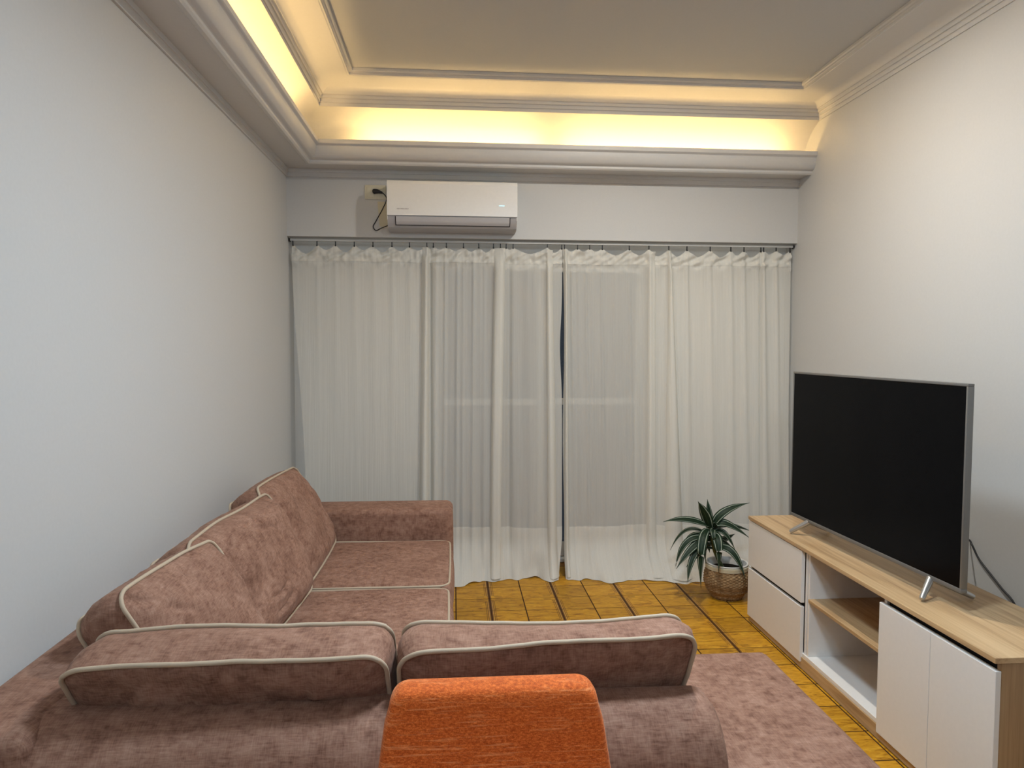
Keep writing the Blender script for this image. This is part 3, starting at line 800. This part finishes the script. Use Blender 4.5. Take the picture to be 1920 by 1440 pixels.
def fold_y(x, z, zt=2.15):
    h = 1-z/2.15                # 0 top .. 1 bottom
    g = lambda c0, c1, w0, w1, a0, a1: -lerp(a0, a1, h)*math.exp(-((x-lerp(c0, c1, h))/lerp(w0, w1, h))**2)
    y = 0
    y += g(.886, .86, .018, .028, .030, .030) + g(.906, .905, .012, .014, -.030, -.028)
    # folded-over strip near the middle of the left panel
    c = lerp(1.355, 1.335, h)
    y += -.018*(SG((x-(c-.036))/.005) - SG((x-(c+.036))/.005))
    y += g(1.425, 1.42, .016, .020, -.022, -.022)
    y += g(1.676, 1.70, .022, .035, .030, .030)
    y += g(1.58, 1.58, .06, .06, .012, .012)
    y += g(1.795, 1.80, .010, .016, .025, .030)
    y += g(2.359, 2.36, .014, .030, .022, .022) + g(2.31, 2.33, .03, .03, -.012, -.010)
    y += g(2.495, 2.52, .012, .075, .035, .045) + g(2.515, 2.60, .008, .02, -.015, -.018)
    for hx, a in ((2.619, .016), (2.779, .013), (2.922, .014), (3.013, .016), (3.238, .016)):
        y += g(hx, hx+.01, .012, .035, a, a*.7)
    y += g(3.131, 3.125, .006, .007, -.018, -.018) + g(3.15, 3.16, .012, .03, .022, .02)
    for hx in (.182, .299, .419, .538, .66, .773): y += g(hx, hx+.02, .012, .06, .006, -.002)
    for hx, a in ((.945, .006), (1.004, .010), (1.085, .007), (1.123, .004), (1.190, .009), (1.262, .005)): y += g(hx, hx-.012, .009, .013, a, a)
    for hx, a in ((1.835, .008), (1.877, .005), (1.93, .009), (1.965, .004), (2.035, .007), (2.12, .004), (2.226, .006)): y += g(hx, hx+.03, .009, .014, a, a)
    q = 1-.7*SG((.86-x)/.02)-.45*SG((x-2.6)/.05)
    y += q*noise.noise(Vector((x*9, z*.5, 3.1)))*.010 + q*noise.noise(Vector((x*34, z*.9, 7.7)))*.0042 + noise.noise(Vector((x*3, z*.8, 1.7)))*.016*h
    return y
def curtain_pt(x, z, ztop, off=0):
    h = max(0, 1-z/2.15)
    y = .040 - .115*h + fold_y(x, z)*min(1, .35+(2.16-z)*4) + off
    if z < .26:
        t = 1-z/.26
        y0 = interp(FLOORY, x)
        y = lerp(y, y0 + noise.noise(Vector((x*14, 2.2, z*6)))*.045, t**2.0)
    y += noise.noise(Vector((x*8, z*9, 4)))*.010*max(0, 1-z/.5)
    hb = max(0, (z-2.02)/.14)
    if hb: y += math.sin(min(1, hb)*PI)**.6*(noise.noise(Vector((x*13, z*30-x*14, 6)))*.030 + noise.noise(Vector((x*36, z*26, 8)))*.010)
    return y
def top_z(x, hooks):
    for a, b in zip(hooks, hooks[1:]):
        if a <= x <= b:
            t = (x-a)/(b-a); return 2.158 - min(.058, .34*(b-a))*(.65+.5*abs(math.sin(a*37)))*(1-abs(2*t-1)**1.5)
    return 2.158
def curtain(name, x_left, x_right, hooks, label, nx, pleats, nz=150):
    r = empty(name, (0, 0, 0)); tag(r, label, 'curtain', 'pair of sheer white curtains')
    def build(nm, zfun0, zfun1, mat, off, n_z):
        V = []; F = []
        for j in range(n_z+1):
            for i in range(nx+1):
                u = i/nx
                xt = lerp(x_left(2.15), x_right(2.15), u)
                zt = top_z(xt, hooks)
                z0, z1 = zfun0(u, zt), zfun1(u, zt)
                z = lerp(z0, z1, j/n_z)
                x = lerp(x_left(z), x_right(z), u)
                y = curtain_pt(x, z, zt, off)
                V.append((x, y, z))
        for j in range(n_z):
            for i in range(nx): a = j*(nx+1)+i; F.append((a, a+1, a+nx+2, a+nx+1))
        return link(nm, mesh(nm, V, F, 180), mat, r)
    wob = lambda u: noise.noise(Vector((u*9, 5, len(hooks)*.37)))*.012
    floor_z = lambda u, zt: .003 + max(0, noise.noise(Vector((u*16, 9, 1))))*.016
    build('panel', lambda u, zt: zt, floor_z, M['sheer'], 0, nz)
    build('header_band', lambda u, zt: zt-.001, lambda u, zt: 2.052+wob(u)*.6, M['sheer_double'], -.0035, 12)
    build('hem', lambda u, zt: .318+wob(u), floor_z, M['sheer_double'], -.0035, 34)
    # folded-over pleats: doubled strips of the same cloth standing in front of the panel
    for ct, cb_, w0, w1, dp, zt_, zb_ in pleats:
        V = []; F = []; nn = 90; mm = 14
        for j in range(nn+1):
            z = lerp(zt_, zb_, j/nn); h = 1-z/2.15
            c = lerp(ct, cb_, h) + .004*noise.noise(Vector((z*2, ct*9, 0))); w = lerp(w0, w1, h)
            for i in range(mm+1):
                q = -1+2*i/mm; x = c+q*w
                V.append((x, curtain_pt(x, z, 2.15, -.003) - dp*(1-abs(q)**4)*min(1, .2+(2.16-z)*6), z))
        for j in range(nn):
            for i in range(mm): a = j*(mm+1)+i; F.append((a, a+1, a+mm+2, a+mm+1))
        link('pleat', mesh('pleat', V, F, 180), M['sheer_double'], r)
    for hx in hooks:
        hk = bmesh.new()
        box_bm(-.0028, .0028, -.004, .004, -.004, .0195, .0, 1, hk); box_bm(-.0045, .0045, -.006, .006, -.013, -.003, .002, 1, hk)
        o = link('hook', bm_mesh('hook', hk), M['black_rubber'], r); o.location = (hx, .034, 2.160)
xl1 = lambda z: .022 + .085*sstep((2.15-z)/1.6)
xr1 = lambda z: 1.776 - .014*math.exp(-((z-1.50)/.22)**2) - .040*max(0, 1-z/.25)**1.5 - .006*(1-z/2.15)
xl2 = lambda z: 1.784 + .004*math.sin(z*5) - .004*(1-z/2.15)
xr2 = lambda z: 3.343 - .020*sstep((2.15-z)/1.2)
curtain('curtain', xl1, xr1, HOOKS, 'sheer white curtain panel hanging on the sofa side', 560,
    [(.876, .860, .022, .030, .018, 2.15, .02), (1.360, 1.325, .036, .036, .022, 2.15, .02), (1.690, 1.705, .022, .034, .018, 2.14, .02)])
curtain('curtain', xl2, xr2, HOOKS2, 'sheer white curtain panel hanging on the television side', 520,
    [(1.797, 1.800, .012, .016, .015, 2.15, .02), (2.380, 2.372, .024, .034, .012, 2.14, .02), (2.500, 2.525, .014, .070, .022, 2.15, .02)])

# ------------------------------------------------------------------ plant in a basket
pl = empty('potted_plant', (2.70, -.57, 0)); tag(pl, 'dracaena with white striped leaves in a woven basket pot', 'plant')
def basket():
    V = []; F = []; n = 192; rows = 44
    prof = [(0, .086), (.02, .100), (.06, .124), (.10, .136), (.14, .134), (.178, .124)]
    for j in range(rows+1):
        z = .178*j/rows
        r0 = interp(prof, z)
        for k in range(n):
            th = 2*PI*k/n
            wv = math.sin(th*24 + (PI if (j//2) % 2 else 0))*.0022 + .0012*math.cos(PI*j)
            r = r0+wv; V.append((r*math.cos(th), r*math.sin(th), z))
    for j in range(rows):
        for k in range(n): F.append((j*n+k, j*n+(k+1) % n, (j+1)*n+(k+1) % n, (j+1)*n+k))
    F.append(tuple(range(n-1, -1, -1)))
    return link('basket', mesh('basket', V, F, 80), M['basket'], pl)
bk = basket()
lathe('basket_band', [(.124, .178), (.1275, .180), (.127, .190), (.128, .193), (.127, .202), (.124, .204), (.121, .200), (.121, .176)], M['cord_white'], bk, 64)
lathe('pot_rim', [(.119, .14), (.121, .206), (.124, .211), (.121, .215), (.113, .213), (.111, .206), (.109, .15)], M['pot_white'], pl, 64)
lathe('soil', [(0, .176), (.06, .174), (.111, .170)], M['soil'], pl, 40)
tube('stem', spline([(-.02, .0, .165), (-.05, .0, .22), (-.085, .0, .30), (-.10, .0, .40), (-.098, .005, .435)], 16), .012, M['stem'], pl, 10, False, lambda t: lerp(.012, .009, t))
LEAVES = [
    ((-0.107,0.000,0.415), (-0.150,-0.020,0.510), (-0.197,-0.030,0.591), 0.040),
    ((-0.089,0.020,0.420), (-0.104,0.030,0.507), (-0.115,0.040,0.587), 0.022),
    ((-0.091,0.000,0.430), (-0.021,-0.010,0.522), (0.141,0.020,0.566), 0.034),
    ((-0.129,0.000,0.438), (-0.263,-0.020,0.480), (-0.410,-0.040,0.474), 0.026),
    ((-0.088,0.000,0.420), (-0.031,-0.040,0.458), (0.117,-0.060,0.368), 0.032),
    ((-0.070,0.030,0.407), (0.023,0.060,0.423), (0.186,0.080,0.374), 0.022),
    ((-0.138,0.020,0.391), (-0.244,0.050,0.395), (-0.330,0.070,0.271), 0.014),
    ((-0.128,0.020,0.373), (-0.195,0.060,0.361), (-0.238,0.080,0.312), 0.022),
    ((-0.140,0.000,0.366), (-0.261,-0.020,0.339), (-0.327,-0.030,0.201), 0.026),
    ((-0.143,-0.010,0.354), (-0.241,-0.050,0.308), (-0.338,-0.080,0.202), 0.030),
    ((-0.147,-0.020,0.337), (-0.237,-0.070,0.260), (-0.278,-0.110,0.123), 0.026),
    ((-0.134,-0.030,0.418), (-0.202,-0.120,0.346), (-0.212,-0.150,0.108), 0.034),
    ((-0.106,-0.030,0.388), (-0.108,-0.130,0.367), (-0.112,-0.160,0.203), 0.036),
    ((-0.076,-0.020,0.306), (-0.007,-0.100,0.298), (0.054,-0.150,0.152), 0.030),
    ((-0.076,0.000,0.405), (-0.034,-0.050,0.397), (0.020,-0.070,0.306), 0.020),
    ((-0.057,0.020,0.325), (0.009,0.060,0.338), (0.086,0.100,0.356), 0.024),
    ((-0.129,0.000,0.307), (-0.199,-0.030,0.272), (-0.272,-0.060,0.204), 0.028),
    ((-0.086,0.010,0.348), (-0.037,0.020,0.344), (0.055,0.030,0.280), 0.020),
    ((-0.128,-0.020,0.396), (-0.172,-0.090,0.367), (-0.172,-0.110,0.237), 0.022),
    ((-0.102,-0.030,0.418), (-0.127,-0.100,0.417), (-0.119,-0.120,0.335), 0.020),
    ((-0.099,0.030,0.363), (-0.125,0.100,0.324), (-0.174,0.150,0.286), 0.022),
    ((-0.080,0.040,0.360), (-0.015,0.120,0.337), (0.068,0.170,0.276), 0.022),
    ((-0.100,0.040,0.320), (-0.079,0.110,0.290), (-0.053,0.150,0.227), 0.024),
    ((-0.090,0.030,0.427), (-0.082,0.040,0.450), (-0.084,0.050,0.485), 0.016),
]
STEM = [Vector((-.05, 0, .22)), Vector((-.085, 0, .30)), Vector((-.10, 0, .40)), Vector((-.098, .005, .435))]
def stem_at(z):
    for a, b in zip(STEM, STEM[1:]):
        if z <= b.z: t = max(0, (z-a.z)/(b.z-a.z)); return a.lerp(b, t)
    return STEM[-1]
def leaf(B, Mi, T, w):
    B, Mi, T = Vector(B), Vector(Mi), Vector(T)
    S = stem_at(B.z-.012)
    C = Mi*2-(B+T)*.5
    n = 22; V = []; F = []; uv = []
    pts = [S]+[B*(1-t)**2+C*2*t*(1-t)+T*t*t for t in [i/(n-1) for i in range(n)]]
    n = len(pts)
    view = Vector((-.3, -1, .35)).normalized()
    for i, p in enumerate(pts):
        t = i/(n-1); d = (pts[min(i+1, n-1)]-pts[max(i-1, 0)]).normalized()
        side = d.cross(Vector((0, 0, 1)))
        if side.length < .25: side = d.cross(Vector((0, 1, 0)))
        side.normalize()
        # leaf blades twist so that the upper face turns outward
        out = Vector((p.x+.09, p.y, 0)); 
        alt = d.cross(view)
        if alt.length > .05:
            alt.normalize()
            if alt.dot(side) < 0: alt = -alt
            side = (side*.35+alt*.65).normalized()
        nn = side.cross(d).normalized()
        ww = w*.80*(.22+.78*math.sin(PI*min(1, t*1.05)**.75))*(1-max(0, (t-.72)/.28)**1.8)+.0006
        for q, (s, hgt) in enumerate(((-1, .22), (-.5, .05), (0, 0), (.5, .05), (1, .22))):
            V.append(p+side*s*ww+nn*hgt*ww); uv.append((q/4, t))
    for i in range(n-1):
        for q in range(4): a = i*5+q; F.append((a, a+1, a+6, a+5))
    me = mesh('leaf', V, F, 180)
    ul = me.uv_layers.new(name='UVMap')
    for lp in me.loops: ul.data[lp.index].uv = uv[lp.vertex_index]
    o = link('leaf', me, M['leaf'], pl)
    so = o.modifiers.new('thickness', 'SOLIDIFY'); so.thickness = .0012
    return o
for lv in LEAVES: leaf(*lv)
